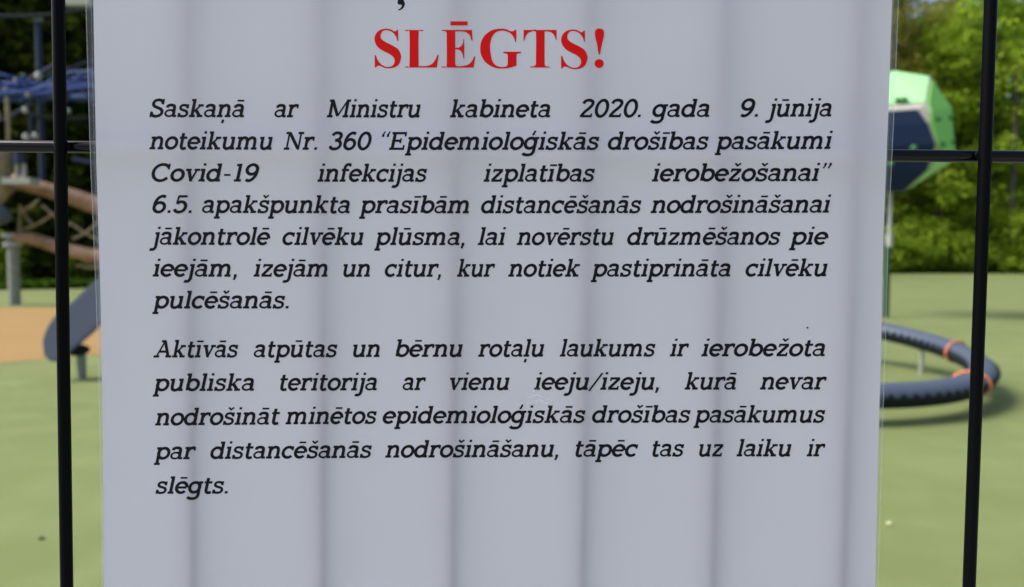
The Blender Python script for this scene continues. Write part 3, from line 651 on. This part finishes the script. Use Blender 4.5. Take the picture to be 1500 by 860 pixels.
def conifer(seed, H_, W_, m, z0=.8, per=26, size=.16):
    g = np.random.default_rng(seed); cl = []; mb = MB(); mb.tube([(0, 0, 0), (.05, 0, H_*.5), (0, 0, H_*.97)], [.24, .15, .02], 10)
    z = z0
    while z < H_*.97:
        t = (z-z0)/(H_-z0); R_ = W_*(1-t)**.8+.25; nb = 8
        for i in range(nb):
            a = 2*pi*i/nb+g.uniform(-.3, .3); L_ = R_*g.uniform(.7, 1.1)
            e = Vector((cos(a)*L_, sin(a)*L_, z-L_*.22)); s_ = Vector((0, 0, z)); mb.tube([s_, e], [.04, .01], 5)
            for q in np.arange(.25, 1.05, .16):
                c = s_.lerp(e, q); cl.append((c.x, c.y, c.z+g.normal(0, .1), .8))
        z += g.uniform(.42, .6)
    V, N = leaves(cl, per, .40, size, seed+1)
    return mb.mesh('trunk', M_bark), leafmesh('crown', V, N, m)
def bush(seed, H_, W_, m, per=40, ncl=110, size=.13):
    g = np.random.default_rng(seed); cl = []; mb = MB()
    for i in range(7):
        a = i*.9; mb.tube([(0, 0, 0), (cos(a)*W_*.3, sin(a)*W_*.3, H_*.5), (cos(a)*W_*.5, sin(a)*W_*.5, H_*.85)], [.05, .03, .01], 5)
    for i in range(ncl):
        a = g.uniform(0, 2*pi); r = W_*math.sqrt(g.uniform(0, 1)); z = g.uniform(.12, 1)*H_*math.sqrt(max(.1, 1-(r/W_/1.15)**2))
        cl.append((cos(a)*r, sin(a)*r, z, 1))
    V, N = leaves(cl, per, .34, size, seed+1)
    return mb.mesh('stem', M_bark), leafmesh('foliage', V, N, m)
protoT = {'a': broad_tree(11, 17, 3.1, M_leaf), 'b': broad_tree(23, 19, 3.4, M_leaf2, z0=1.2), 'c': broad_tree(37, 20, 2.8, M_olive, z0=3.5, per=26, size=.13), 'd': conifer(41, 19, 3.3, M_dark), 'e': conifer(53, 16, 2.9, M_dark, z0=.4),
          'f': bush(61, 3.2, 1.9, M_leaf), 'g': bush(67, 2.6, 1.7, M_dark)}
def plant(kind, x, y, sc, rz, label, cat='tree', group=None):
    nm = {'a': 'broadleaf_tree', 'b': 'broadleaf_tree', 'c': 'olive_tree', 'd': 'conifer_tree', 'e': 'conifer_tree', 'f': 'leafy_bush', 'g': 'dark_bush'}[kind]
    t = thing(nm, label, cat, (x, y, 0), group); t.rotation_euler = (0, 0, rz); t.scale = (sc[0], sc[0], sc[1]) if hasattr(sc, '__len__') else (sc, sc, sc)
    a, b = protoT[kind]; link('stem' if kind in 'fg' else 'trunk', a, t); link('foliage' if kind in 'fg' else 'crown', b, t)
    return t
RG = 'trees along the right of the wood'; LG = 'dark conifers along the left of the wood'
plant('c', 22.6, 50.5, 1.0, .3, 'tall olive brown tree rising behind the green climbing polyhedron', group=RG)
plant('c', 26.0, 54.0, 1.0, 2.1, 'olive brown tree just left of the right hand wire, far back', group=RG)
plant('a', 26.6, 49.8, .92, 1.0, 'green leafy tree crossed by the right hand fence wire', group=RG)
plant('b', 30.2, 50.2, 1.0, 2.6, 'bright yellow green tree at the far right edge of the photo', group=RG)
plant('a', 29.0, 56.0, 1.1, 4.0, 'mid green tree behind the bright yellow green one at far right', group=RG)
plant('b', 34.5, 54.0, 1.0, .9, 'yellow green tree just beyond the right edge of the view', group=RG)
plant('a', 23.0, 58.0, 1.15, 5.2, 'tall green tree farthest back behind the climbing polyhedron', group=RG)
plant('c', 33.0, 60.0, 1.1, 3.2, 'thin olive tree farthest back at the right edge', group=RG)
for i, (x, y, s, lb) in enumerate(((21.4, 47.6, .9, 'low green bush under the climbing polyhedron'), (24.0, 48.4, 1.0, 'rounded green bush midway between polyhedron and right hand wire'), (26.8, 48.6, .95, 'green bush directly behind the right hand wire'), (29.4, 49.2, 1.1, 'dark based bush right of the right hand wire'), (32.2, 49.8, 1.0, 'last green bush at the right edge'))):
    plant('f', x, y, s, i*1.7, lb, 'bush', 'bushes along the right wood edge')
tr = thing('bare_trunk', 'straight grey bare trunk standing right of the right hand wire', 'tree trunk', (29.85, 48.0, 0))
mb = MB(); mb.tube([(0, 0, 0), (.05, 0, 6), (.1, 0, 13)], [.20, .17, .1], 10); mb.build('trunk', M_bark, tr)
mb = MB(); mb.tube([(.02, 0, 7), (1.0, .3, 9.5)], [.06, .02], 6); mb.build('branch', M_bark, tr)
plant('d', -20.2, 29.0, 1.0, .4, 'dark conifer at the left edge behind the rope climber', group=LG)
plant('e', -17.6, 31.0, 1.1, 1.9, 'dark conifer behind the blue mast of the climber', group=LG)
plant('d', -16.2, 29.6, .95, 3.0, 'dark conifer seen between left wire and notice', group=LG)
plant('d', -22.5, 34.5, 1.1, 5.0, 'tall dark conifer farther back at the left edge', group=LG)
plant('d', -18.8, 36.5, 1.15, 2.2, 'tall dark conifer farthest back behind the left wire', group=LG)
plant('a', -21.8, 38.0, 1.1, 2.2, 'green leafy tree showing above the conifers at top left', group=None)
for i, (x, y, s, lb) in enumerate(((-17.8, 27.2, .62, 'low green bush left of the left hand wire'), (-14.9, 28.6, .6, 'low green bush between left hand wire and notice'))):
    plant('f', x, y, s, i*2.7, lb, 'bush', 'low bushes at the left wood edge')
plant('g', -19.9, 26.4, .9, .4, 'dark bush behind the grey post of the climber', 'bush')
HL = 'tree of the wood line hidden behind the white notice'
for i in range(6):
    x = -12+i*3.4; y = 33+max(0, (x+14))*.42+(i % 2)*1.5
    plant('adebadbaab'[i], x, y, 1.0, i*1.3, HL, group='trees hidden behind the notice')
# far wood closing the horizon: one uncountable mass
g = np.random.default_rng(5); cl = []
for i in range(2600):
    a = g.uniform(-1.15, 1.15); d = g.uniform(68, 80); cl.append((math.sin(a)*d*1.05, math.cos(a)*d*.95, g.uniform(0, 1)**.8*(13+3*math.sin(a*17)+2*math.sin(a*41)), 2.6))
V, N = leaves(cl, 26, .5, .42, 77)
link('far_wood', leafmesh('far_wood', V, N, M_leaf), kind='stuff')
# grass fringe along the wood edge
g = np.random.default_rng(9); e_ = np.array(edge); k = g.integers(0, len(e_)-1, 5200); t = g.uniform(0, 1, 5200)[:, None]
p = e_[k]*(1-t)+e_[k+1]*t; p[:, 1] += g.uniform(.1, 2.2, 5200)
cl = np.column_stack([p, np.full(5200, .10), np.full(5200, .3)])
V, N = leaves(cl, 9, .5, .10, 99); V[:, 2] = np.maximum(V[:, 2], .0)
link('rough_grass', leafmesh('rough_grass', V, N, leafmat('grass_blades', (.06, .12, .015), (.09, .17, .02), (.04, .09, .01))), kind='stuff')
